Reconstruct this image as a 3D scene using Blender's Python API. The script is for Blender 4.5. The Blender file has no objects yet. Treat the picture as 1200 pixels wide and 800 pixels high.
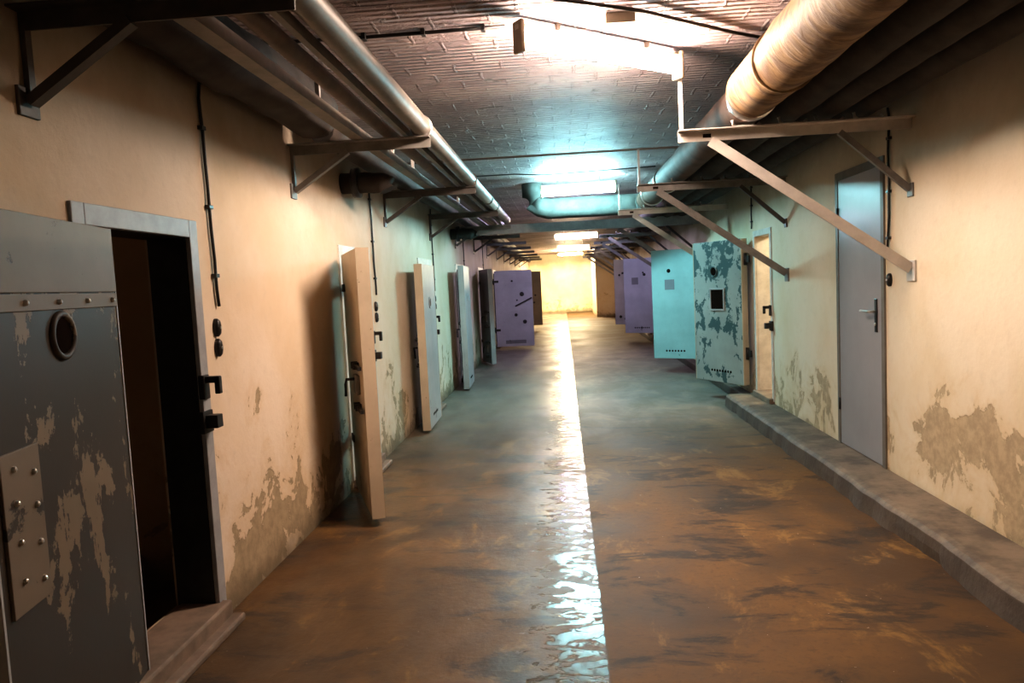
import bpy, bmesh, math, random
from math import pi, sin, cos, radians
from mathutils import Vector, Matrix, noise
random.seed(7)
col = bpy.context.scene.collection
V = Vector

# ------------------------------------------------------------------ materials
class NT:
    def __init__(s, name):
        s.m = bpy.data.materials.new(name); s.m.use_nodes = True
        s.t = s.m.node_tree; s.b = s.t.nodes['Principled BSDF']
    def n(s, typ, **k):
        nd = s.t.nodes.new(typ)
        for a, b in k.items():
            if a.startswith('i_'):
                nd.inputs[a[2:].replace('_', ' ')].default_value = b
            else: setattr(nd, a, b)
        return nd
    def l(s, a, b): s.t.links.new(a, b)
    def noise(s, vec, scale, detail=6, rough=.6, dist=0):
        nd = s.n('ShaderNodeTexNoise'); nd.inputs['Scale'].default_value = scale
        nd.inputs['Detail'].default_value = detail; nd.inputs['Roughness'].default_value = rough
        nd.inputs['Distortion'].default_value = dist
        s.l(vec, nd.inputs['Vector']); return nd.outputs['Fac']
    def math(s, op, a, b=0., c=None, clamp=False):
        nd = s.n('ShaderNodeMath', operation=op, use_clamp=clamp)
        for i, v in enumerate((a, b, c)):
            if v is None: continue
            if isinstance(v, (int, float)): nd.inputs[i].default_value = v
            else: s.l(v, nd.inputs[i])
        return nd.outputs[0]
    def step(s, v, a, b):
        nd = s.n('ShaderNodeMapRange', interpolation_type='SMOOTHSTEP')
        s.l(v, nd.inputs['Value']); nd.inputs['From Min'].default_value = a; nd.inputs['From Max'].default_value = b
        return nd.outputs['Result']
    def mix(s, f, a, b, mode='MIX'):
        nd = s.n('ShaderNodeMix', data_type='RGBA', blend_type=mode)
        if isinstance(f, (int, float)): nd.inputs[0].default_value = f
        else: s.l(f, nd.inputs[0])
        for i, v in ((6, a), (7, b)):
            if isinstance(v, tuple): nd.inputs[i].default_value = (*v, 1)
            else: s.l(v, nd.inputs[i])
        return nd.outputs[2]
    def fmix(s, f, a, b):
        nd = s.n('ShaderNodeMix', data_type='FLOAT'); s.l(f, nd.inputs[0])
        for i, v in ((2, a), (3, b)):
            if isinstance(v, (int, float)): nd.inputs[i].default_value = v
            else: s.l(v, nd.inputs[i])
        return nd.outputs[0]
    def pos(s, scale=None, obj=False):
        o = s.n('ShaderNodeTexCoord').outputs['Object'] if obj else s.n('ShaderNodeNewGeometry').outputs['Position']
        if scale:
            mp = s.n('ShaderNodeMapping'); mp.inputs['Scale'].default_value = scale; s.l(o, mp.inputs['Vector']); o = mp.outputs[0]
        return o
    def xyz(s, v):
        nd = s.n('ShaderNodeSeparateXYZ'); s.l(v, nd.inputs[0]); return nd.outputs
    def bump(s, h, strength=.3, dist=.01):
        nd = s.n('ShaderNodeBump'); nd.inputs['Strength'].default_value = strength; nd.inputs['Distance'].default_value = dist
        s.l(h, nd.inputs['Height']); s.l(nd.outputs[0], s.b.inputs['Normal'])
    def out(s, c=None, r=None, metal=None):
        for k, v in (('Base Color', c), ('Roughness', r), ('Metallic', metal)):
            if v is None: continue
            if isinstance(v, tuple): s.b.inputs[k].default_value = (*v, 1)
            elif isinstance(v, (int, float)): s.b.inputs[k].default_value = v
            else: s.l(v, s.b.inputs[k])
        return s.m

def simple(name, c, r=.6, metal=0., var=.25, scale=9):
    t = NT(name); p = t.pos(obj=True)
    f = t.noise(p, scale, 8, .65)
    cc = t.mix(t.step(f, .3, .72), c, tuple(x * (1 - var) for x in c))
    t.bump(t.noise(p, 60, 4), .12, .003)
    return t.out(cc, r, metal)

def painted(name, base, under, lo, hi, scale=3.5, stretch=(1, 1, .45), rough=.5, zfade=None, under_rough=.45):
    """steel paint that has flaked off in sharp-edged patches; zfade raises the amount low on the leaf"""
    t = NT(name); p = t.pos(stretch, obj=True); p2 = t.pos(obj=True)
    f = t.math('ADD', t.noise(p, scale, 10, .62, .3), t.math('MULTIPLY', t.math('SUBTRACT', t.noise(p2, scale * 3.7, 6, .7), .5), .28))
    if zfade:
        f = t.math('ADD', f, t.math('MULTIPLY', t.math('SUBTRACT', zfade[0], t.xyz(p2)[2]), zfade[1]))
    m = t.step(f, lo, hi)
    spots = t.step(t.noise(p2, 22, 5, .7), .66, .69)
    m = t.math('MAXIMUM', m, t.math('MULTIPLY', spots, .7))
    v = t.noise(p2, 1.6, 5)
    b = t.mix(t.step(v, .3, .7), base, tuple(x * .78 for x in base))
    c = t.mix(m, b, under)
    t.bump(t.math('ADD', t.math('MULTIPLY', m, -1.), t.math('MULTIPLY', t.noise(p2, 40, 4), .25)), .35, .003)
    t.b.inputs['Specular IOR Level'].default_value = .2
    return t.out(c, t.fmix(m, rough, under_rough), .05)

def plaster(name, base, patch, seed=0., amt=0., spots=()):
    t = NT(name); p = t.pos(); z = t.xyz(p)[2]
    mp = t.n('ShaderNodeMapping'); mp.inputs['Location'].default_value = (seed, seed, 0); t.l(p, mp.inputs['Vector']); q = mp.outputs[0]
    big = t.noise(q, .9, 9, .6, .2)
    mid = t.noise(q, 2.6, 9, .66, .4)
    fine = t.noise(q, 14, 8, .7)
    low = t.math('SUBTRACT', 1., t.math('MULTIPLY', z, .95))           # 1 at floor -> 0 at ~1.05
    low = t.math('MAXIMUM', low, -.35)
    o = t.xyz(p)
    for (sy, sz, ry, rz, k) in spots:                                  # damp damage where the wall has lost its skim
        a = t.math('DIVIDE', t.math('SUBTRACT', o[1], sy), ry); b = t.math('DIVIDE', t.math('SUBTRACT', z, sz), rz)
        g = t.math('EXPONENT', t.math('MULTIPLY', t.math('ADD', t.math('MULTIPLY', a, a), t.math('MULTIPLY', b, b)), -1.))
        mid = t.math('ADD', mid, t.math('MULTIPLY', g, k))
    lost = t.step(t.math('ADD', mid, t.math('MULTIPLY', low, .17 + amt)), .665, .685)
    halo = t.step(t.math('ADD', mid, t.math('MULTIPLY', low, .2 + amt)), .56, .72)
    col_ = t.mix(t.step(big, .35, .68), base, tuple(a * b for a, b in zip(base, (.9, .84, .72))))
    col_ = t.mix(t.math('MULTIPLY', t.step(fine, .5, .75), .25), col_, tuple(a * .72 for a in base))
    col_ = t.mix(t.math('MULTIPLY', halo, .45), col_, tuple(a * b for a, b in zip(base, (.8, .66, .42))))
    col_ = t.mix(t.math('MULTIPLY', lost, .85), col_, t.mix(t.step(fine, .35, .65), patch, tuple(a * 1.5 for a in patch)))
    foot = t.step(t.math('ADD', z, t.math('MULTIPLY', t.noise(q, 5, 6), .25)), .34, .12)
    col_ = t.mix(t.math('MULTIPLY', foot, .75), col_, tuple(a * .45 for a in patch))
    soot_shade = t.step(t.math('ADD', z, t.math('MULTIPLY', big, .5)), 2.35, 3.1)  # soot with the pipe rack's shadow painted in, darker towards the ceiling
    col_ = t.mix(t.math('MULTIPLY', soot_shade, .72), col_, (.06, .045, .035))
    h = t.math('ADD', t.math('MULTIPLY', lost, -1.), t.math('MULTIPLY', fine, .5))
    t.bump(t.math('ADD', h, t.math('MULTIPLY', t.noise(q, 5, 6), .6)), .55, .012)
    return t.out(col_, .85)

M = {}
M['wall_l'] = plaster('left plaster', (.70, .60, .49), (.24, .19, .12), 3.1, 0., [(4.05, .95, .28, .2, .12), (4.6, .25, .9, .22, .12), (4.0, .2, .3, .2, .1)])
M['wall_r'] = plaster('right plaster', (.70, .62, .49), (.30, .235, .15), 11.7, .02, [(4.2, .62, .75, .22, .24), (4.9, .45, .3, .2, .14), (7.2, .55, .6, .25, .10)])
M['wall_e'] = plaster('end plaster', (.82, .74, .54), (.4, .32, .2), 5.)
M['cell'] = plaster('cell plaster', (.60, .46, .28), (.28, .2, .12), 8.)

# ceiling of hollow clay blocks with horizontal ribs
t = NT('ribbed block ceiling'); p = t.pos(); o = t.xyz(p)
br = t.n('ShaderNodeTexBrick', offset=.5); br.inputs['Scale'].default_value = 1.
br.inputs['Brick Width'].default_value = .33; br.inputs['Row Height'].default_value = .22
br.inputs['Mortar Size'].default_value = .012; br.inputs['Mortar Smooth'].default_value = .6
wob = t.noise(p, 7, 5)
cmb = t.n('ShaderNodeCombineXYZ'); t.l(t.math('ADD', o[0], t.math('MULTIPLY', wob, .05)), cmb.inputs[0]); t.l(t.math('ADD', o[1], t.math('MULTIPLY', wob, .03)), cmb.inputs[1])
t.l(cmb.outputs[0], br.inputs['Vector'])
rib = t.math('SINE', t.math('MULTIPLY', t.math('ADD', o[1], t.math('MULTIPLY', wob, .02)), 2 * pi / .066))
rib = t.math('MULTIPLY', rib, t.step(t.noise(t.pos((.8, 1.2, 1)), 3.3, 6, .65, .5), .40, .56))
blob = t.step(t.noise(t.pos((1, 1.9, 1)), 6.5, 8, .68, .7), .59, .66)
h = t.math('ADD', t.math('MULTIPLY', rib, .42), t.math('MULTIPLY', br.outputs['Fac'], .5))
h = t.math('ADD', h, t.math('MULTIPLY', blob, 1.9)); h = t.math('ADD', h, t.math('MULTIPLY', t.noise(p, 30, 5), .5))
t.bump(h, 1., .02)
c = t.mix(t.step(t.noise(p, 1.3, 7), .35, .65), (.37, .29, .28), (.205, .158, .165))
c = t.mix(t.math('MULTIPLY', t.step(rib, .2, .9), .35), c, (.5, .42, .40))  # rib crests lightened in colour, relief shading painted in
c = t.mix(t.math('MULTIPLY', t.step(rib, -.4, -.95), .28), c, (.10, .075, .075))  # grooves between ribs darkened in colour as painted shade
c = t.mix(t.math('MULTIPLY', blob, .7), c, (.45, .38, .35))
c = t.mix(t.math('MULTIPLY', t.step(t.noise(t.pos((1, 1.9, 1)), 5.1, 6, .6, .9), .62, .67), .7), c, (.10, .08, .075))
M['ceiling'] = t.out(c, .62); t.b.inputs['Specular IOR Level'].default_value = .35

# floor: old brown concrete, darker stains, a wet glossy strip left of the centre joint
t = NT('stained wet concrete'); p = t.pos(); o = t.xyz(p)
n1 = t.noise(p, .8, 9, .62, .3); n2 = t.noise(t.pos((1, .55, 1)), 2.4, 10, .68, .5); n3 = t.noise(p, 26, 6, .7)
base = t.mix(t.step(n1, .36, .64), (.155, .088, .036), (.078, .049, .028))
base = t.mix(t.math('MULTIPLY', t.step(n2, .54, .64), .5), base, (.30, .175, .055))
n4 = t.noise(t.pos((.7, 1.5, 1)), 1.9, 10, .7, .4)
base = t.mix(t.math('MULTIPLY', t.step(n4, .49, .39), .85), base, (.042, .033, .027))
base = t.mix(t.math('MULTIPLY', t.step(n3, .48, .7), .55), base, (.085, .052, .03))
chips = t.step(t.noise(p, 38, 2, .5), .755, .77)
base = t.mix(t.math('MULTIPLY', chips, .6), base, (.5, .42, .34))
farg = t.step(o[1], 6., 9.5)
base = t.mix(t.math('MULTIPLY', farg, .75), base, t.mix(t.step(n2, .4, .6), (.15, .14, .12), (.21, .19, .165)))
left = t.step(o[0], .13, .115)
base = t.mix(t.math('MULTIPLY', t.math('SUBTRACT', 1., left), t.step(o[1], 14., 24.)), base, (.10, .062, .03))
edge = t.math('MULTIPLY', left, t.step(o[0], -.34, .0))
wetn = t.noise(t.pos((.85, 1.7, 1)), 7.5, 10, .72, .6)
wetm = t.step(t.math('ADD', wetn, t.math('MULTIPLY', edge, .13)), .58, .63)
wet = t.math('MULTIPLY', wetm, t.step(edge, .02, .25))
film = t.math('MULTIPLY', left, t.step(t.noise(t.pos((1, .6, 1)), 1.1, 7, .6), .36, .6))
seam = t.math('MULTIPLY', t.step(o[0], .098, .11), t.step(o[0], .135, .122))
base = t.mix(t.math('MULTIPLY', seam, .35), base, (.05, .04, .03))
base = t.mix(t.math('MULTIPLY', wet, .45), base, (.11, .085, .06))
rr = t.fmix(left, t.fmix(t.step(n1, .3, .7), .68, .52), t.fmix(film, .52, .33))
rr = t.fmix(wet, rr, t.fmix(t.step(n3, .4, .65), .14, .26))
hh = t.math('ADD', t.math('MULTIPLY', n2, .8), t.math('MULTIPLY', n3, .35))
hh = t.math('MULTIPLY', hh, t.math('SUBTRACT', 1.1, wet))
hh = t.math('ADD', hh, t.math('MULTIPLY', t.noise(t.pos((1, 1, 1)), 9, 4), .22))
t.bump(hh, .42, .012)
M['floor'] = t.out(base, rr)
t.l(t.fmix(left, .12, t.fmix(t.math('MAXIMUM', wet, t.math('MULTIPLY', film, .6)), .2, .55)), t.b.inputs['Specular IOR Level'])

t = NT('worn kerb concrete'); p = t.pos(); n = t.noise(p, 4, 9, .65)
c = t.mix(t.step(n, .35, .65), (.20, .155, .11), (.085, .066, .05))
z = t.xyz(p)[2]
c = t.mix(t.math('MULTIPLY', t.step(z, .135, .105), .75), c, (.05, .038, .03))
t.bump(t.math('ADD', n, t.math('MULTIPLY', t.noise(p, 30, 5), .5)), .6, .015)
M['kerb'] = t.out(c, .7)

M['frame'] = simple('grey frame paint', (.36, .37, .39), .5, .1)
M['frame_w'] = simple('pale frame paint', (.62, .62, .58), .55)
M['frame_d'] = simple('brown grey frame paint', (.17, .15, .125), .55)
M['sill'] = simple('worn sill', (.26, .19, .14), .7, 0, .5, 5)
M['iron'] = simple('dark iron', (.045, .042, .042), .5, .5, .4)
M['black'] = simple('black plastic', (.012, .012, .013), .4)
M['hole'] = simple('dark void', (.014, .009, .007), .9); M['hole'].node_tree.nodes['Principled BSDF'].inputs['Specular IOR Level'].default_value = 0.  # flat dark colour painted in place of the shade inside openings
M['bracket'] = simple('bracket grey paint', (.215, .20, .185), .5, .1, .35)
M['bracket_l'] = simple('bracket light paint', (.56, .52, .48), .5, .1, .2)
M['bracket_d'] = simple('bracket dark paint', (.09, .078, .07), .55, .1, .35)
M['pipe'] = simple('pipe grey paint', (.20, .175, .15), .5, .1, .4, 5)
M['pipe_rust'] = simple('rusty pipe', (.14, .085, .05), .6, .2, .5, 7)
M['steel'] = simple('bare steel', (.62, .60, .57), .28, .9, .2)
M['lag_dark'] = simple('dark pipe lagging', (.05, .04, .034), .75, 0, .5, 5)
M['lag_red'] = simple('brown pipe lagging', (.12, .075, .055), .7, 0, .5, 5)
M['lag_grey'] = simple('grey pipe lagging', (.065, .068, .062), .95, 0, .4, 5)
t = NT('yellowed bandage lagging'); p = t.pos()
w = t.noise(t.pos((1.5, 3.2, 1.5)), 3, 6, .6, .8)
c = t.mix(t.step(w, .38, .62), (.24, .155, .08), (.115, .07, .04)); c = t.mix(t.math('MULTIPLY', t.step(t.noise(p, 12, 6), .55, .7), .5), c, (.14, .08, .045))
t.bump(w, .5, .02)
M['lag_yel'] = t.out(c, .65)
M['cap'] = simple('lamp end cap', (.36, .30, .22), .5)
M['lampbody'] = simple('lamp body enamel', (.7, .66, .6), .45)

D1 = painted('flaked near door', (.22, .165, .115), (.055, .043, .034), .44, .455, 4.2, (1.1, 1.1, .5), .55, (1.0, .05), .5)
D1u = painted('near door upper panel', (.20, .155, .115), (.055, .045, .036), .62, .65, 3.2, (1, 1, 1), .55)
Dcream = painted('cream grey door', (.58, .49, .37), (.16, .13, .10), .66, .69, 4)
Dgrey = painted('grey door', (.40, .40, .40), (.14, .14, .14), .68, .70, 4)
Ddark = painted('dark grey door', (.20, .20, .22), (.08, .08, .09), .66, .69, 4)
Dlilac_lit = painted('lilac lit grey door', (.45, .45, .51), (.10, .09, .12), .70, .72, 4)  # grey door with violet lamplight tinted into the paint colour
Dbrown = painted('brown door', (.26, .21, .14), (.12, .1, .07), .66, .69, 4)
Dblist = painted('blistered door', (.34, .38, .36), (.055, .10, .105), .525, .535, 4.6, (1, 1, .8), .45, (1.0, -.065))
Dteal_lit = painted('smooth teal lit door', (.30, .46, .46), (.12, .2, .2), .72, .74, 4, (1, 1, 1), .4)  # grey door, its paint tinted with the cyan lamp's light
Dflush = simple('flush grey door paint', (.31, .31, .33), .38, 0, .12, 2)

def emis(name, c, s):
    t = NT(name); t.b.inputs['Base Color'].default_value = (*c, 1)
    t.b.inputs['Emission Color'].default_value = (*c, 1); t.b.inputs['Emission Strength'].default_value = s
    return t.m

for k in ('lag_dark', 'lag_red', 'lag_grey', 'lag_yel', 'pipe'): M[k].node_tree.nodes['Principled BSDF'].inputs['Specular IOR Level'].default_value = .2
# ------------------------------------------------------------------ mesh helpers
def bm_new(): return bmesh.new()
def box(bm, x0, x1, y0, y1, z0, z1, bev=0.):
    r = bmesh.ops.create_cube(bm, size=1.)
    vs = r['verts']
    for v in vs:
        v.co = V(((x0 + x1) / 2 + v.co.x * (x1 - x0), (y0 + y1) / 2 + v.co.y * (y1 - y0), (z0 + z1) / 2 + v.co.z * (z1 - z0)))
    if bev > 0:
        es = list({e for v in vs for e in v.link_edges})
        bmesh.ops.bevel(bm, geom=es, offset=bev, segments=2, affect='EDGES', profile=.5)
def frame_at(a, b):
    d = (b - a).normalized(); u = d.orthogonal().normalized()
    if abs(d.z) < .9: u = V((0, 0, 1)).cross(d).normalized()
    return d, u, d.cross(u)
def tube(bm, pts, r, seg=16, caps=True, rad=None):
    """round tube swept along pts; rad(i,ang) may return a radius"""
    pts = [V(p) for p in pts]; rings = []
    for i, p in enumerate(pts):
        a = pts[max(0, i - 1)]; b = pts[min(len(pts) - 1, i + 1)]
        d, u, w = frame_at(a, b); ring = []
        for k in range(seg):
            an = 2 * pi * k / seg
            rr = rad(i, an) if rad else r
            ring.append(bm.verts.new(p + (u * cos(an) + w * sin(an)) * rr))
        rings.append(ring)
    for i in range(len(rings) - 1):
        for k in range(seg):
            f = bm.faces.new((rings[i][k], rings[i][(k + 1) % seg], rings[i + 1][(k + 1) % seg], rings[i + 1][k])); f.smooth = True
    if caps:
        bm.faces.new(rings[0][::-1]); bm.faces.new(rings[-1])
def bar(bm, a, b, w, h, up=V((0, 0, 1)), bev=0.):
    """square bar from a to b: w sideways, h along up"""
    a, b = V(a), V(b); d = (b - a); L = d.length; d.normalize()
    s = d.cross(up).normalized(); u = s.cross(d)
    m = Matrix((s, d, u)).transposed().to_4x4(); m.translation = (a + b) / 2
    n0 = set(bm.verts)
    box(bm, -w / 2, w / 2, -L / 2, L / 2, -h / 2, h / 2, bev)
    for v in bm.verts:
        if v not in n0: v.co = m @ v.co
def angle_bar(bm, a, b, w, h, th=.007, up=V((0, 0, 1)), side=1):
    """L-section bar"""
    a, b = V(a), V(b); d = (b - a).normalized(); s = d.cross(up).normalized(); u = s.cross(d)
    bar(bm, a, b, th, h, up)
    o = s * (w / 2 * side) + u * (h / 2 - th / 2)
    bar(bm, a + o, b + o, w, th, up)
def lathe(bm, prof, axis_o, axis, seg=24):
    """prof: list of (radius, along) around axis"""
    o = V(axis_o); d = V(axis).normalized(); u = d.orthogonal().normalized(); w = d.cross(u); rings = []
    for r, t_ in prof:
        rings.append([bm.verts.new(o + d * t_ + (u * cos(2 * pi * k / seg) + w * sin(2 * pi * k / seg)) * r) for k in range(seg)])
    for i in range(len(rings) - 1):
        for k in range(seg):
            f = bm.faces.new((rings[i][k], rings[i][(k + 1) % seg], rings[i + 1][(k + 1) % seg], rings[i + 1][k])); f.smooth = True
    return rings
def disc(bm, o, axis, r, th, seg=20):
    rg = lathe(bm, [(r, 0), (r, th)], o, axis, seg)
    for ring in rg: bm.faces.new(ring)
    for ring in rg[-1:]:
        pass
def torus_ring(bm, o, axis, R, r, seg=28):
    lathe(bm, [(R + r * cos(a), r * sin(a)) for a in [2 * pi * k / 10 for k in range(11)]], o, axis, seg)
def obj(name, bm, mat, parent=None, loc=None, label=None, smooth=False):
    bmesh.ops.recalc_face_normals(bm, faces=bm.faces)
    me = bpy.data.meshes.new(name); bm.to_mesh(me); bm.free()
    me.materials.append(M[mat] if isinstance(mat, str) else mat)
    o = bpy.data.objects.new(name, me); col.objects.link(o)
    if parent: o.parent = parent
    if loc: o.location = loc
    if label: o['label'] = label
    return o
def tag(o, label, cat, group=None):
    o['label'] = label; o['category'] = cat
    if group: o['group'] = group
    return o
def thing(name, label, cat, loc, rz=0., group=None):
    o = bpy.data.objects.new(name, None); col.objects.link(o); o.empty_display_size = .1
    o.location = loc; o.rotation_euler = (0, 0, rz)
    return tag(o, label, cat, group)
def struct(name, bm, mat, label=None):
    o = obj(name, bm, mat); o['kind'] = 'structure'
    if label: o['label'] = label
    return o
def dup(root, loc, rz=None, label=None, group=None):
    r = root.copy(); col.objects.link(r); r.location = loc
    if rz is not None: r.rotation_euler = (0, 0, rz)
    if label: r['label'] = label
    if group: r['group'] = group
    for ch in list(root.children):
        c = ch.copy(); col.objects.link(c); c.parent = r
        for g in list(ch.children):
            d = g.copy(); col.objects.link(d); d.parent = c
    return r

# ------------------------------------------------------------------ room
XL, XR, ZC, Y0, YE = -1.82, 2.33, 3.15, -3.0, 40.
WT = .22                                            # wall thickness
L_OPEN = [(2.70 + 3.27 * i, 3.50 + 3.27 * i, .10, 1.96) for i in range(6)] + [(2.70 + 3.27 * 7, 3.5 + 3.27 * 7, .1, 1.96)]
R_OPEN = [(5.56, 6.40, .15, 2.38), (8.46, 9.12, .20, 2.08), (11.35, 12.05, .2, 2.08), (17.1, 17.8, .2, 2.1), (19.95, 20.65, .2, 2.1)]

def wall_with_openings(xa, xb, opens):
    bm = bm_new(); y = Y0
    for (a, b, z0, z1) in opens:
        box(bm, xa, xb, y, a, 0, ZC)
        box(bm, xa, xb, a, b, 0, z0); box(bm, xa, xb, a, b, z1, ZC); y = b
    box(bm, xa, xb, y, YE, 0, ZC)
    return bm
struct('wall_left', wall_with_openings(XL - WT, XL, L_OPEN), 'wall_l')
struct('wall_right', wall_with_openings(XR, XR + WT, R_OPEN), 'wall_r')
bm = bm_new(); box(bm, -4.3, 4.9, Y0 - .2, YE + .4, -.2, 0); struct('floor', bm, 'floor')
bm = bm_new(); box(bm, -4.3, 4.9, Y0 - .2, YE + .4, ZC, ZC + .2); struct('ceiling', bm, 'ceiling')
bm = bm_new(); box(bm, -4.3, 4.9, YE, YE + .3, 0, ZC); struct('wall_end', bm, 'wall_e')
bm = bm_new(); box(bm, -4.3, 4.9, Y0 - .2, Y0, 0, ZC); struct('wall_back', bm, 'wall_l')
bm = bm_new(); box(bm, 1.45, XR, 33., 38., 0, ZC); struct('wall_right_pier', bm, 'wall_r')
bm = bm_new()                                       # cells behind the left wall
box(bm, -4.3, -4.1, Y0, YE, 0, ZC)
for k in range(9):
    yy = 4.08 + 3.27 * k
    if k != 6: box(bm, -4.1, XL - WT, yy, yy + .2, 0, ZC)
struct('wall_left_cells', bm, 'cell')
bm = bm_new(); box(bm, 4.7, 4.9, Y0, YE, 0, ZC)
for yy in (7.2, 9.55, 12.7, 15.6, 18.6, 21.5): box(bm, XR + WT, 4.7, yy, yy + .2, 0, ZC)
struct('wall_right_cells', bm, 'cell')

# kerb along the right wall, edge worn uneven
bm = bm_new(); prev = None; N = 150
ya, yb = -2.9, 9.28
for i in range(N + 1):
    y = ya + (yb - ya) * i / N
    w = noise.noise(V((0, y * 1.3, 0))) * .018 + noise.noise(V((5, y * 5, 0))) * .012
    xe = 2.02 - .004 * y + w; dz = noise.noise(V((9, y * 2.2, 3))) * .008
    prof = [V((xe - .03 + w, y, 0)), V((xe - .022, y, .06)), V((xe - .012, y, .118 + dz)), V((xe + .012, y, .140 + dz)), V((xe + .05, y, .148 + dz * .6)), V((xe + .2, y, .150)), V((XR + .01, y, .155)), V((XR + .01, y, 0))]
    ring = [bm.verts.new(q) for q in prof]
    if prev:
        for k in range(len(ring)):
            k2 = (k + 1) % len(ring)
            f = bm.faces.new((prev[k], prev[k2], ring[k2], ring[k])); f.smooth = False
    else: bm.faces.new(ring[::-1])
    prev = ring
bm.faces.new(prev)
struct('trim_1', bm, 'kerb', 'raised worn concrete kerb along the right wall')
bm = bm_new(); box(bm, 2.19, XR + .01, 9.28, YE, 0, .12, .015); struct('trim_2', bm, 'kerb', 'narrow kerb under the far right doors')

# ------------------------------------------------------------------ door frames (setting)
tn = [2]
def door_frame(side, y0, y1, z0, z1, mat, fw=.07, keeps=True, sill=True, top=None):
    tn[0] += 1
    X = XL if side < 0 else XR; s = -side                # s: direction into the corridor
    top = top or fw + .01
    bm = bm_new()
    def fb(ya, yb, za, zb, d0=-.20, d1=.014):
        a, b = sorted((X + s * d0, X + s * d1)); box(bm, a, b, ya, yb, za, zb, .004)
    fb(y0 - fw, y0 + .006, z0 - .02, z1 + top, -.01); fb(y1 - .006, y1 + fw, z0 - .02, z1 + top, -.01); fb(y0 + .006, y1 - .006, z1 - .006, z1 + top, -.01)
    o = struct('trim_%d' % tn[0], bm, mat)
    if sill:
        bm = bm_new(); a, b = sorted((X - s * .2, X + s * .06)); box(bm, a, b, y0 - .04, y1 + .04, z0 - .095, z0 + .012, .012)
        a, b = sorted((X + s * .05, X + s * .12)); box(bm, a, b, y0 - .1, y1 + .05, 0.0, max(.03, z0 - .06), .012)
        obj('threshold', bm, 'sill', o)
    bm = bm_new()
    for ya, yb in ((y0 - .001, y0 + .008), (y1 - .008, y1 + .001)):
        a, b = sorted((X - s * .205, X - s * .012)); box(bm, a, b, ya, yb, z0, z1)
    a, b = sorted((X - s * .205, X - s * .012)); box(bm, a, b, y0, y1, z1 - .008, z1 + .001)
    obj('jamb_lining', bm, 'iron' if side < 0 else mat, o)
    if keeps:
        yk = (y1 if side < 0 else y0) + (.012 if side < 0 else -.012)
        bm = bm_new()                                   # hooked bolt keep
        def kb(d0, d1, ya, yb, za, zb):
            a, b = sorted((X + s * d0, X + s * d1)); box(bm, a, b, yk + ya, yk + yb, za, zb, .004)
        kb(.0, .10, -.015, .015, 1.235, 1.268); kb(.075, .102, -.015, .015, 1.18, 1.266); kb(.0, .03, -.03, .03, 1.155, 1.275)
        obj('hooked_keep', bm, 'iron', o)
        bm = bm_new(); kb(0, .085, -.03, .03, 1.01, 1.075); kb(.0, .025, -.05, .05, .985, 1.095)
        obj('bolt_box', bm, 'iron', o)
    return o
for i, (a, b, z0, z1) in enumerate(L_OPEN):
    door_frame(-1, a, b, z0, z1, 'frame' if i == 0 else 'frame_w')
fr = door_frame(1, *R_OPEN[0], 'frame_d', .05, False, False)
for (a, b, z0, z1) in R_OPEN[1:]:
    door_frame(1, a, b, z0, z1, 'frame_w', .055)

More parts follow.
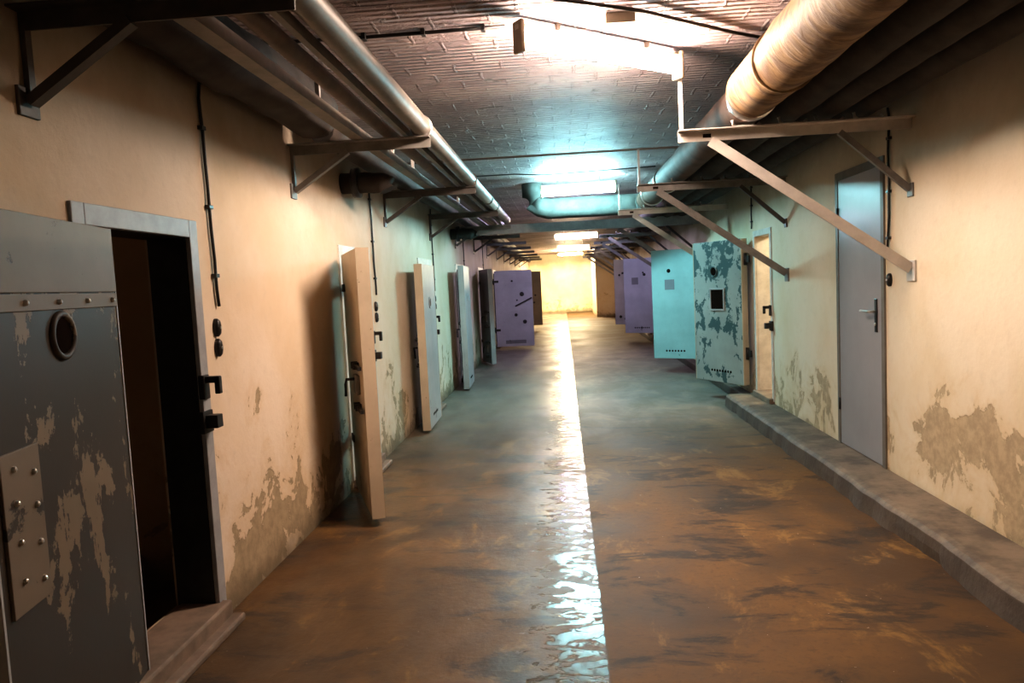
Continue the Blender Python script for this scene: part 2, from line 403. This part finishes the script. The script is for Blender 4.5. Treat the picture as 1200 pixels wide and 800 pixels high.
# ------------------------------------------------------------------ heavy cell doors
def bolt_heads(bm, pts, axis, r=.011, h=.009):
    for p in pts:
        r = r * .75; rg = lathe(bm, [(r, 0), (r * .9, h * .6), (r * .4, h)], p, axis, 10); bm.faces.new(rg[-1])
def cell_door(label, hinge, ang, w, z0, h, mat, edge=None, th=.085, inner=(), outer=(), hinge_out=.0, holes=7):
    """leaf hinged at local origin, running along +x; inner face y=0, outer face y=-th"""
    t = thing('cell_door', label, 'door', (hinge[0], hinge[1], z0), radians(ang), 'heavy steel cell doors')
    bm = bm_new(); box(bm, 0, w, -th, 0, 0, h, .006)
    # peephole, framed hatch and vents are flat dark pieces painted as shaded openings
    leaf = obj('door_leaf', bm, mat, t)
    cut = []
    def cutter(bmc): 
        cut.append(bmc)
    if edge:
        bm = bm_new()
        box(bm, w - .004, w + .006, -th - .003, .003, 0, h); obj('free_edge_strip', bm, edge, t)
        bm = bm_new(); box(bm, -.006, .004, -th - .003, .003, 0, h); obj('hinge_edge_strip', bm, edge, t)
    for k, zz in enumerate((.22 * h, .86 * h)):          # strap hinges reach back towards the jamb
        bm = bm_new()
        tube(bm, [(-.03, -th * .5, zz - .075), (-.03, -th * .5, zz + .075)], .021, 12)
        box(bm, -.03, .10, -th - .011, -th + .002, zz - .03, zz + .03, .003)
        box(bm, -.045 - hinge_out, -.015, -th * .5 - .012, -th * .5 + .012, zz - .04, zz + .04, .003)
        obj('hinge', bm, 'iron', t)
    def ring(x, z, R, face):
        y, ax = (0, (0, 1, 0)) if face > 0 else (-th, (0, -1, 0))
        bm = bm_new(); torus_ring(bm, (x, y + .002 * face, z), ax, R, R * .17)
        o = obj('peephole_ring', bm, mat, t)
        bm = bm_new(); disc(bm, (x, y - .001 * face, z), ax, R * .93, .004); obj('peephole_dark', bm, 'hole', o)
    def hatch(x, z, ww, hh, face, framed=True):
        y = 0 if face > 0 else -th
        def yb(a, b): return sorted((y + face * a, y + face * b))
        bm = bm_new(); a, b = yb(-.002, .003); box(bm, x - ww / 2, x + ww / 2, a, b, z - hh / 2, z + hh / 2)
        o = obj('food_hatch', bm, Ddark if not framed else 'hole', t)
        if framed:
            bm = bm_new(); a, b = yb(-.002, .014); e = .02
            box(bm, x - ww / 2 - e, x + ww / 2 + e, a, b, z + hh / 2, z + hh / 2 + e, .003); box(bm, x - ww / 2 - e, x + ww / 2 + e, a, b, z - hh / 2 - e, z - hh / 2, .003)
            box(bm, x - ww / 2 - e, x - ww / 2, a, b, z - hh / 2, z + hh / 2, .003); box(bm, x + ww / 2, x + ww / 2 + e, a, b, z - hh / 2, z + hh / 2, .003)
            obj('hatch_frame', bm, Dgrey, o)
    def vents(x, z, n, face, pitch=.052, r=.017):
        y, ax = (0, (0, 1, 0)) if face > 0 else (-th, (0, -1, 0))
        for k in range(n):
            bm = bm_new(); disc(bm, (x + (k - (n - 1) / 2) * pitch, y - .001 * face, z), ax, r, .003, 12); obj('vent_hole', bm, 'hole', t)
    def latch(face, x, z):
        y = 0 if face > 0 else -th
        f = face
        bm = bm_new()                                    # rim lock plate with sliding bolt and crank handle
        a, b = sorted((y, y + f * .03)); box(bm, x - .10, x + .06, a, b, z - .07, z + .07, .006)
        o = obj('lock_case', bm, 'bracket', t)
        bm = bm_new(); tube(bm, [(x - .02, y + f * .02, z + .04), (x - .02, y + f * .085, z + .04), (x - .07, y + f * .09, z + .0), (x - .09, y + f * .09, z - .09)], .011, 10)
        obj('lock_handle', bm, 'iron', o)
        for dz in (.14, -.16):
            bm = bm_new(); bar(bm, (x - .12, y + f * .025, z + dz), (w + .01, y + f * .025, z + dz), .024, .024)
            box(bm, x - .05, x - .02, *sorted((y, y + f * .045)), z + dz - .025, z + dz + .025, .003)
            box(bm, x + .04, x + .07, *sorted((y, y + f * .045)), z + dz - .025, z + dz + .025, .003)
            obj('sliding_bolt', bm, 'iron', t)
    def diag_bar(face, x0, za, x1, zb):
        y = 0 if face > 0 else -th
        bm = bm_new(); bar(bm, (x0, y + face * .02, za), (x1, y + face * .02, zb), .022, .035); obj('latch_bar', bm, 'iron', t)
    def boss(face, x, z, r):
        y, ax = (0, (0, 1, 0)) if face > 0 else (-th, (0, -1, 0))
        bm = bm_new(); rg = lathe(bm, [(r, 0), (r, .012), (r * .6, .02)], (x, y, z), ax, 16); bm.faces.new(rg[-1]); obj('lock_boss', bm, 'iron', t)
    def seam(face, z, hh=.045, m=None, bolts=0):
        y = 0 if face > 0 else -th
        bm = bm_new(); a, b = sorted((y - .002 * face, y + face * .006)); box(bm, .0, w, a, b, z - hh / 2, z + hh / 2, .002)
        o = obj('seam_strip', bm, m or mat, t)
        if bolts:
            ax = (0, face, 0)
            for k in range(bolts):
                bm = bm_new(); bolt_heads(bm, [(.05 + (w - .1) * k / (bolts - 1), y + face * .006, z)], ax, .013, .012); obj('bolt_head', bm, 'steel', o)
    def panel(face, x0, x1, za, zb, m, th_=.004, rivets=()):
        y = 0 if face > 0 else -th
        bm = bm_new(); a, b = sorted((y - .002 * face, y + face * th_)); box(bm, x0, x1, a, b, za, zb, .002)
        o = obj('cover_plate' if rivets else 'steel_panel', bm, m, t)
        for (x, z) in rivets:
            bm = bm_new(); bolt_heads(bm, [(x, y + face * th_, z)], (0, face, 0), .013, .01); obj('rivet', bm, 'steel', o)
    fn = dict(ring=ring, hatch=hatch, vents=vents, latch=latch, diag=diag_bar, boss=boss, seam=seam, panel=panel)
    for face, feats in ((1, inner), (-1, outer)):
        for ft in feats:
            k, args = ft[0], list(ft[1:])
            if k in ('ring',): ring(*args, face)
            elif k == 'hatch': hatch(*args[:4], face, *args[4:])
            elif k == 'vents': vents(*args[:3], face, *args[3:])
            else: fn[k](face, *args)
    return t

# left side
cell_door('flaking dark steel cell door nearest the viewer, folded back on left wall, round spyhole', (-1.71, 2.70), -79.5, .90, .19, 1.745, D1, Dgrey,
    inner=[('panel', .0, .90, 1.505, 1.743, D1u, .006), ('seam', 1.475, .05, D1u, 5), ('ring', .435, 1.365, .07),
           ('panel', .66, .86, .60, 1.06, D1u, .009, [(.70 + .1 * a, .66 + .07 * b + .03 * a) for a in (0, 1) for b in (0, 1.6, 3.2, 4.6)])],
    outer=[('latch', .74, .85)], hinge_out=.03)
cell_door('cream edged cell door standing well open, second along left wall', (-1.68, 5.83), -67.3, .93, .06, 1.89, Dcream, Dcream,
    inner=[('ring', .46, 1.45, .06), ('vents', .46, .14, 7)], outer=[('latch', .64, .92)], hinge_out=.1)
cell_door('cell door with brown edge and grey face, third along left wall', (-1.605, 9.10), -88.5, .90, .03, 1.90, Dgrey, Dcream,
    inner=[('ring', .46, 1.45, .06), ('vents', .46, .14, 7)], outer=[('latch', .74, .9)])
cell_door('pale teal lit cell door folded on left wall, fourth from viewer', (-1.585, 12.38), -88., .90, .03, 1.95, Dgrey, Dgrey,
    inner=[('ring', .46, 1.45, .06), ('vents', .46, .14, 7)], outer=[('latch', .74, .9)])
cell_door('dark slate cell door half open just before the lilac lit door on left', (-1.705, 15.64), -72., .90, .05, 1.93, Ddark, Dgrey,
    inner=[('ring', .46, 1.45, .06)], outer=[('latch', .6, .92), ('latch', .6, .3)], hinge_out=.06)
cell_door('lilac lit cell door swung square across left side, with slanting latch bar', (-1.74, 18.72), 0., .94, .07, 1.93, Dlilac_lit, Dlilac_lit,
    inner=[('vents', .46, .14, 7)],
    outer=[('seam', 1.62, .03), ('boss', .68, 1.32, .055), ('boss', .55, 1.17, .02), ('diag', .50, 1.02, .93, 1.22), ('boss', .51, .80, .04), ('boss', .73, .62, .05), ('seam', .27, .02), ('panel', .22, .74, .07, .16, Ddark, .008), ('boss', .44, 1.66, .025)], hinge_out=.03)
cell_door('brown cell door swung out behind the lilac lit door, left of bright end wall', (-1.74, 25.72), 0., .96, .18, 1.88, Dbrown, Dbrown,
    inner=[('vents', .46, .14, 7)], outer=[('seam', .95, .02), ('boss', .75, 1.05, .03), ('boss', .70, .8, .03)], hinge_out=.03)
# right side (inner faces seen)
cell_door('blistered grey teal cell door beside bright doorway, square hatch and spyhole', (2.20, 9.29), 118., .93, .245, 1.83, Dblist, Dcream,
    inner=[('ring', .52, 1.44, .062), ('hatch', .46, 1.08, .24, .25), ('vents', .42, .15, 8)], outer=[('latch', .72, .9)], hinge_out=.05)
cell_door('smooth teal lit cell door with row of vent holes at its foot', (2.24, 12.17), 149., .86, .275, 1.82, Dteal_lit, Dteal_lit,
    inner=[('ring', .56, 1.47, .04), ('hatch', .55, 1.24, .17, .17, False), ('vents', .48, .13, 7)], outer=[('latch', .66, .9)], hinge_out=.03)
cell_door('lilac lit cell door with dark square hatch, behind the teal lit door', (2.22, 17.86), 150., .84, .31, 1.82, Dlilac_lit, Dlilac_lit,
    inner=[('hatch', .55, 1.27, .17, .17, False), ('boss', .30, 1.42, .035), ('boss', .33, 1.47, .02), ('vents', .40, .13, 8)], outer=[('latch', .64, .9)], hinge_out=.03)
cell_door('dim lilac lit cell door farthest along the right wall', (2.21, 20.72), 152., .86, .36, 1.84, Dlilac_lit, Dlilac_lit,
    inner=[('boss', .70, 1.40, .03), ('boss', .6, 1.45, .03), ('boss', .70, .22, .04), ('boss', .55, .16, .04)], outer=[('latch', .66, .9)], hinge_out=.03)

# closed flush grey door on the right
t = thing('flush_door', 'closed smooth grey flush door with lever handle in right wall', 'door', (XR, 5.56, .15))
bm = bm_new(); box(bm, -.008, .04, .004, .836, .012, 2.226, .003); obj('door_leaf', bm, Dflush, t)
bm = bm_new(); box(bm, -.018, -.006, .075, .115, 1.01, 1.26, .004); o = obj('lock_plate', bm, 'black', t)
bm = bm_new(); tube(bm, [(-.016, .095, 1.165), (-.06, .095, 1.165), (-.066, .11, 1.165), (-.068, .245, 1.167)], .010, 12); obj('lever_handle', bm, 'steel', o)
bm = bm_new(); lathe(bm, [(.012, 0), (.012, .004), (.004, .006)], (-.018, .095, 1.07), (-1, 0, 0), 12); obj('keyhole', bm, 'steel', o)
for zz in (.35, 1.95):
    bm = bm_new(); tube(bm, [(-.014, .838, zz - .05), (-.014, .838, zz + .05)], .009, 10); obj('hinge', bm, 'iron', t)

# ------------------------------------------------------------------ wall cables with cable ends
def wall_cable(label, X, y, z_top, z_bot, s, group):
    t = thing('wall_cable', label, 'cable', (X, y, z_bot), 0, group); L = z_top - z_bot
    bm = bm_new(); n = 14
    tube(bm, [(s * .014, noise.noise(V((y, k * .4, 0))) * .02 + (.02 if k == n else 0) - .035 * (k / n), L * k / n) for k in range(n + 1)], .009, 8); obj('cable', bm, 'black', t)
    for f in (.14, .45, .8):
        bm = bm_new(); y_ = -.035 * f
        box(bm, 0, s * .026 if s > 0 else 0, y_ - .022, y_ + .022, L * f - .010, L * f + .010, .002) if s > 0 else box(bm, s * .026, 0, y_ - .022, y_ + .022, L * f - .010, L * f + .010, .002)
        obj('cable_clip', bm, 'black', t)
    return t
def cable_plug(label, X, y, z, s, two, group):
    t = thing('cable_socket', label, 'socket', (X, y, z), 0, group)
    for k in range(2 if two else 1):
        bm = bm_new()
        rg = lathe(bm, [(.034, 0), (.034, .016), (.027, .026), (.01, .03)], (0, 0, -k * .105), (s, 0, 0), 20); bm.faces.new(rg[-1])
        for v in bm.verts: v.co.y *= .75; v.co.z = (v.co.z + k * .105) * 1.4 - k * .105
        o = obj('socket_shell', bm, 'black', t)
        bm = bm_new(); rg = lathe(bm, [(.009, 0), (.007, .006)], (s * .028, 0, -k * .105), (s, 0, 0), 10); bm.faces.new(rg[-1]); obj('screw', bm, 'steel', o)
    return t
cl = ['black cable clipped down left wall beside the nearest door', 'black cable down left wall just past the second door', 'black cable down left wall past the third door', 'black cable down left wall past the fourth door', 'black cable down left wall past the dark slate door']
pl = ['pair of black oval sockets below cable by the nearest left door', 'pair of black oval sockets past the second left door', 'pair of black oval sockets past the third left door', 'pair of black oval sockets past the fourth left door', 'pair of black oval sockets past the dark slate door']
for i in range(5):
    y = 3.735 + 3.27 * i
    wall_cable(cl[i], XL, y, 2.75, 1.61, 1, 'wall cables'); cable_plug(pl[i], XL, y - .03, 1.50, 1, True, 'wall sockets')
wall_cable('black cable down right wall beside the flush grey door', XR, 5.44, 2.75, 1.70, -1, 'wall cables')
cable_plug('single black oval socket under strut foot by the flush door', XR, 5.43, 1.55, -1, False, 'wall sockets')
wall_cable('black cable running down to the lit doorway on right wall', XR, 9.22, 2.8, 2.18, -1, 'wall cables')

# ------------------------------------------------------------------ pipe brackets
def left_bracket(y, label, mat='bracket_d', group='pipe brackets on the left wall'):
    t = thing('pipe_bracket', label, 'bracket', (XL, y, 2.665), 0, group)
    bm = bm_new(); angle_bar(bm, (-.01, 0, -.035), (.97, 0, -.035), .06, .07, .008, side=1); obj('arm', bm, mat, t)
    bm = bm_new(); bar(bm, (.02, 0, -.31), (.40, 0, -.065), .045, .035); obj('strut', bm, mat, t)
    bm = bm_new(); bar(bm, (.012, .01, -.30), (.012, .01, -.05), .03, .02, V((1, 0, 0))); obj('wall_leg', bm, mat, t)
    bm = bm_new(); box(bm, -.006, .012, -.05, .05, -.36, -.26, .003); obj('wall_plate', bm, mat, t)
    return t
left_bracket(2.47, 'dark bracket at top left corner of view, nearest on left wall')
left_bracket(4.98, 'grey bracket carrying left pipes, just before the second left door', 'bracket')
left_bracket(7.58, 'bracket carrying left pipes, between second and third left doors')
left_bracket(10.18, 'bracket carrying left pipes, between third and fourth left doors')
left_bracket(12.6, 'teal lit bracket at the cross beam on left wall', 'bracket')
b = left_bracket(15.2, 'small dark pipe bracket on left wall far beyond the cross beam')
b['group'] = 'far left brackets'
for k in range(1, 7): dup(b, (XL, 15.2 + 2.6 * k, 2.665))

def right_bracket(y, label, mat, mat2, rod, group='pipe brackets on the right wall'):
    t = thing('pipe_bracket', label, 'bracket', (XR, y, 2.55), 0, group)
    bm = bm_new(); angle_bar(bm, (-1.52, 0, .03), (.01, 0, .03), .065, .075, .008, side=1); o = obj('arm', bm, mat, t)
    bm = bm_new(); box(bm, -1.355, -1.30, -.006, -.0045, .015, .04); obj('slot', bm, 'hole', o)
    bm = bm_new(); bar(bm, (-1.31, -.02, -.01), (-.02, -.02, -.925), .012, .07); bar(bm, (-1.31, .0, -.01), (-.02, .0, -.925), .05, .012); obj('long_strut', bm, mat, t)
    bm = bm_new(); box(bm, -.014, 0, -.06, .06, -1.01, -.87, .003); obj('wall_plate', bm, mat, t)
    bm = bm_new(); bar(bm, (-.46, .01, 0), (-.012, .01, -.40), .03, .04); obj('short_strut', bm, mat2, t)
    bm = bm_new(); box(bm, -.012, 0, -.03, .05, -.45, -.36, .003); obj('wall_plate', bm, mat2, t)
    for k, px in enumerate((-1.06, -.755, -.52, -.27)):       # pipe saddles
        bm = bm_new(); tube(bm, [(px - .10, .0, .12), (px - .092, .0, .088), (px - .07, .0, .074), (px + .06, .0, .074), (px + .085, .0, .092)], .011, 8); obj('pipe_saddle', bm, mat, t)
    if rod:
        bm = bm_new(); bar(bm, (-1.495, 0, .04), (-1.495, 0, rod - 2.55), .035, .022, V((1, 0, 0))); obj('hanger_rod', bm, mat, t)
    return t
right_bracket(5.10, 'large pale bracket with long strut beside the flush grey door', 'bracket_l', 'bracket', 3.0)
right_bracket(7.85, 'grey bracket with long strut ending near the lit doorway', 'bracket', 'bracket_d', 2.98)
right_bracket(10.55, 'teal lit bracket under the blue white lamp', 'bracket_l', 'bracket', 2.98)
b = right_bracket(13.3, 'dim bracket with long strut beyond the teal cross beam, right wall', 'bracket', 'bracket_d', None); b['group'] = 'far right brackets'
for k in range(1, 7): dup(b, (XR, 13.3 + 2.7 * k, 2.55))

# ------------------------------------------------------------------ pipes
def ys(a, b, st): 
    n = max(1, int((b - a) / st)); return [a + (b - a) * i / n for i in range(n + 1)]
def straight(x, z, ya, yb, r, lump=0., seed=0., st=.12, seg=20):
    bm = bm_new(); Y = ys(ya, yb, st if lump else 4.)
    def rad(i, an):
        if not lump: return r
        y = Y[i]; return r * (1 + lump * noise.noise(V((cos(an) * 1.2 + seed, y * 2.1, sin(an) * 1.2))) + lump * .6 * noise.noise(V((seed + 9, y * 6.0, an))) )
    tube(bm, [(x, y, z) for y in Y], r, seg, True, rad); return bm
# left rack
t = thing('pipe', 'grey painted round pipe running along the outer end of the left brackets', 'pipe', (-.905, Y0, 2.735))
bm = straight(0, 0, .02, 15.5, .063); obj('pipe_run', bm, 'pipe', t)
for y in (4.98, 7.58, 9.3, 10.18):
    bm = bm_new(); lathe(bm, [(.064, -.02), (.075, -.016), (.075, .016), (.064, .02)], (0, y - Y0, 0), (0, 1, 0), 20); obj('pipe_collar', bm, 'steel' if y < 6 else 'pipe', t)
bm = bm_new(); bar(bm, (-1.01, Y0 + .02, 2.70), (-1.01, 15.5, 2.70), .03, .05); tag(obj('steel_rail', bm, 'pipe'), 'thin steel rail just inside the outer left pipe', 'rail')
tag(obj('pipe', straight(-1.135, 2.708, Y0 + .02, 15.5, .041), 'pipe_rust'), 'thin rusty pipe in the middle of the left rack', 'pipe')
t = thing('steel_channel', 'flat grey steel channel with upright pegs in the left pipe rack', 'channel', (-1.335, Y0, 2.69))
bm = bm_new(); box(bm, -.04, .04, .02, 18.5, -.022, -.012); box(bm, -.04, -.032, .02, 18.5, -.012, .04); box(bm, .032, .04, .02, 18.5, -.012, .04); obj('channel_run', bm, 'pipe', t)
for y in (4.1, 5.9, 6.7, 8.6, 9.6): 
    bm = bm_new(); box(bm, .005, .031, y - Y0 - .012, y - Y0 + .012, -.012, .13, .002); obj('peg', bm, 'bracket_l', t)
bm = straight(-1.60, 2.835, Y0 + .02, 4.87, .165, .16, 2.3, .09, 24); tag(obj('lagged_pipe', bm, 'lag_dark'), 'fat lumpy dark lagged pipe against left wall near the viewer', 'pipe')
bm = straight(-1.60, 2.76, 5.0, 36., .09, .12, 7., .2, 14); tag(obj('lagged_pipe', bm, 'lag_dark'), 'thinner dark lagged pipe running on along left wall behind brackets', 'pipe')
def elbow(label, y, mat, z=2.52, xe=-1.22):
    t = thing('pipe_elbow', label, 'pipe', (XL, y, z))
    bm = bm_new(); pts = [(-.05, 0, 0), (.05, 0, 0), (.12, 0, 0), (.2, 0, 0), (.27, 0, -.005), (.34, 0, -.01), (.385, 0, -.035), (.40, 0, -.07)]
    tube(bm, pts, .1, 18, True, lambda i, an: .085 * (1 + .13 * noise.noise(V((i * 1.7, an, y))))); obj('elbow_run', bm, mat, t)
    bm = bm_new(); lathe(bm, [(.085, .10), (.125, .10), (.125, .15), (.085, .15)], (0, 0, 0), (1, 0, 0), 20); obj('flange', bm, 'iron', t)
    return t
elbow('black pipe elbow leaving the left wall above the second left door', 6.15, 'lag_dark', 2.56)
elbow('dark flanged pipe elbow leaving left wall before the cross beam', 12.15, 'lag_grey', 2.52)

# right rack
t = thing('lagged_pipe', 'large lagged pipe with yellowed wrapping and steel bands, outermost of right rack', 'pipe', (1.27, Y0, 2.812))
bm = straight(0, 0, .02, 4.92 - Y0, .175, .07, 4., .06, 28); obj('yellowed_wrapping', bm, 'lag_yel', t, label='yellowed wrinkled cloth wrapping')
bm = straight(0, -.02, 4.92 - Y0, 11.0 - Y0, .145, .05, 6., .08, 24); obj('brown_wrapping', bm, 'lag_red', t)
for y in (4.95, 8.9, 10.3):
    bm = bm_new(); lathe(bm, [(.15, -.045), (.161, -.04), (.161, .04), (.15, .045)], (0, y - Y0, -.02), (0, 1, 0), 28); obj('steel_band', bm, 'steel', t, label='shiny steel band')
bm = bm_new(); lathe(bm, [(.17, -.012), (.184, -.01), (.184, .01), (.17, .012)], (0, 4.25 - Y0, 0), (0, 1, 0), 28); obj('wrapping_tie', bm, 'lag_yel', t)
for k, (x, nm) in enumerate(((1.575, 'second dark lagged pipe inward from the yellowed wrapped one'), (1.81, 'third dark lagged pipe of right rack, in shadow'), (2.06, 'dark lagged pipe of right rack closest to the wall'))):
    tag(obj('lagged_pipe', straight(x, 2.765, Y0 + .02, 32.95, .110, .07, 20 + k * 3., .12, 16), 'lag_dark'), nm, 'pipe')
# crossing pipe under the second lamp
t = thing('lagged_pipe', 'grey lagged pipe crossing the corridor below the blue white lamp', 'pipe', (1.27, 11.25, 2.76))
bm = bm_new()
pts = [(0, -.24, .02), (-.01, -.1, .01), (-.06, -.02, 0), (-.14, 0, 0)] + [(-.14 - .1 * k, 0, 0) for k in range(1, 14)] + [(-1.56, 0, .03), (-1.65, 0, .1), (-1.68, 0, .2), (-1.68, 0, .384)]
tube(bm, pts, .14, 24, True, lambda i, an: .155 * (1 + .05 * noise.noise(V((i * .9, cos(an), sin(an)))))); obj('pipe_run', bm, 'lag_grey', t)
bm = bm_new(); bar(bm, (XL, 12.75, 2.60), (XR, 12.75, 2.60), .01, .15); bar(bm, (XL, 12.80, 2.672), (XR, 12.80, 2.672), .10, .01); bar(bm, (XL, 12.80, 2.528), (XR, 12.80, 2.528), .10, .01)
tag(obj('cross_beam', bm, 'frame'), 'teal lit steel beam spanning the corridor beyond the blue white lamp', 'beam')
bm = bm_new(); tube(bm, [(XL + .01, 7.85, 2.985), (.83, 7.85, 2.985), (XR - .01, 7.9, 2.985)], .012, 8); tag(obj('conduit', bm, 'bracket_d'), 'thin dark conduit spanning between first and second ceiling lamps', 'conduit')
for y, z in ((17.6, 2.72), (24., 2.74), (30.5, 2.7)):
    pass

# ------------------------------------------------------------------ lamps
def lamp(label, a, b, mat, drop, tr=.04):
    """fluorescent batten from a to b (tube centre line)"""
    a, b = V(a), V(b); c = (a + b) / 2; d = b - a; L = d.length
    t = thing('fluorescent_lamp', label, 'lamp', c, math.atan2(d.y, d.x), 'fluorescent corridor lamps')
    h = L / 2
    bm = bm_new(); box(bm, -h, h, -.025, .025, tr + .006, tr + .045, .006); obj('housing', bm, 'lampbody', t)
    bm = bm_new(); tube(bm, [(-h + .03, 0, 0), (h - .03, 0, 0)], tr, 16); obj('lamp_tube', bm, mat, t, label='glowing tube')
    for s in (-1, 1):
        bm = bm_new(); x0, x1 = sorted((s * h, s * (h - .03)))
        box(bm, x0, x1, -.045, .045, -.075, .105, .01); obj('end_cap', bm, 'cap', t)
        bm = bm_new(); box(bm, s * h * .55 - .012, s * h * .55 + .012, -.012, .012, .095, ZC - c.z); obj('ceiling_hanger', bm, 'lampbody', t)
    return t
E1 = emis('warm white tube', (1., .77, .62), 400.)
E2 = emis('cyan white tube', (.42, .92, 1.), 340.)
E3 = emis('violet white tube', (.70, .64, 1.), 170.)
E4 = emis('pinkish white tube', (1., .76, .6), 60.)
E5 = emis('yellow white tube', (1., .79, .48), 2200.)
lamp('brightest fluorescent lamp, nearest, hung slanting under the ceiling', (-.20, 4.24, 3.03), (.83, 5.06, 3.01), E1, .1)
lamp('blue white fluorescent lamp above the crossing lagged pipe', (-.27, 10.66, 2.935), (.81, 10.52, 2.93), E2, .1, .055)
lamp('violet white lamp hidden above the teal cross beam', (-.2, 15.6, 3.03), (1.0, 15.55, 3.03), E3, .1)
lamp('warm lamp seen just under the teal cross beam', (-.2, 21.3, 2.93), (1.05, 21.2, 2.93), E4, .1, .065)
lamp('smaller seeming warm lamp directly below the first far lamp', (-.16, 27., 2.86), (1.02, 26.95, 2.86), E4, .1, .065)
lamp('farthest warm lamp before the bright end wall', (-.2, 35.5, 2.95), (1.0, 35.5, 2.95), E5, .1)
def point(name, loc, c, e, r=.12):
    l = bpy.data.lights.new(name, 'POINT'); l.color = c; l.energy = e; l.shadow_soft_size = r
    o = bpy.data.objects.new(name, l); col.objects.link(o); o.location = loc
point('cell_light', (-3.2, 6.6, 2.5), (1., .76, .46), 90)
point('cell_light', (3.6, 8.6, 2.5), (1., .8, .52), 220)
point('cell_light', (-3.3, 2.2, 2.6), (1., .6, .4), 2)

# ceiling cables and small box by the first lamp
bm = bm_new(); tube(bm, [(-1.7, 4.35, ZC - .012), (-1.1, 4.36, ZC - .018), (-.6, 4.35, ZC - .02), (-.27, 4.34, ZC - .02)], .011, 8)
for x in (-1.1, -.75, -.4): box(bm, x - .012, x + .012, 4.33, 4.385, ZC - .035, ZC, .002)
tag(obj('ceiling_cable', bm, 'iron'), 'dark cable on the ceiling running to left end of brightest lamp', 'cable')
bm = bm_new(); tube(bm, [(-1.2, 3.55, ZC - .012), (-.2, 3.88, ZC - .02), (.2, 4.06, ZC - .03), (.5, 4.25, ZC - .024), (1.1, 4.74, ZC - .02), (1.9, 5.3, ZC - .02)], .011, 8)
tag(obj('ceiling_cable', bm, 'iron'), 'thin dark cable slanting across the glow above brightest lamp', 'cable')
bm = bm_new(); tube(bm, [(-1.2, 10.1, ZC - .012), (-.6, 10.05, ZC - .02), (-.2, 10.3, ZC - .02), (.5, 10.2, ZC - .02), (1.3, 10.1, ZC - .02)], .009, 8)
tag(obj('ceiling_cable', bm, 'iron'), 'thin dark cable on the ceiling by the blue white lamp', 'cable')
bm = bm_new(); box(bm, .30, .47, 4.30, 4.36, ZC - .06, ZC, .006); tag(obj('junction_box', bm, 'cap'), 'small brown junction box on ceiling above brightest lamp', 'box')

# ------------------------------------------------------------------ world, camera
w = bpy.data.worlds.new('World'); bpy.context.scene.world = w; w.use_nodes = True
w.node_tree.nodes['Background'].inputs[0].default_value = (.5, .45, .42, 1); w.node_tree.nodes['Background'].inputs[1].default_value = .0
f, H, roll = 860., 1.65, radians(2.8)
p_, yaw = radians(4.453779), radians(4.200140)
Rv = V((cos(yaw), sin(yaw), 0)); Fl = V((-sin(yaw), cos(yaw), 0))
Fw = Fl * cos(p_) + V((0, 0, -1)) * sin(p_); Up = Fl * sin(p_) + V((0, 0, 1)) * cos(p_)
R2 = Rv * cos(roll) - Up * sin(roll); U2 = Rv * sin(roll) + Up * cos(roll)
cam = bpy.data.cameras.new('camera'); co = bpy.data.objects.new('camera', cam); col.objects.link(co)
mw = Matrix((R2, U2, -Fw)).transposed().to_4x4(); mw.translation = V((0, 0, H)); co.matrix_world = mw
cam.sensor_fit = 'HORIZONTAL'; cam.sensor_width = 36.; cam.lens = 36. * f / 1200.; cam.clip_start = .02; cam.clip_end = 200
sc = bpy.context.scene; sc.camera = co
sc.view_settings.view_transform = 'Standard'; sc.view_settings.look = 'Medium High Contrast'; sc.view_settings.exposure = -.22
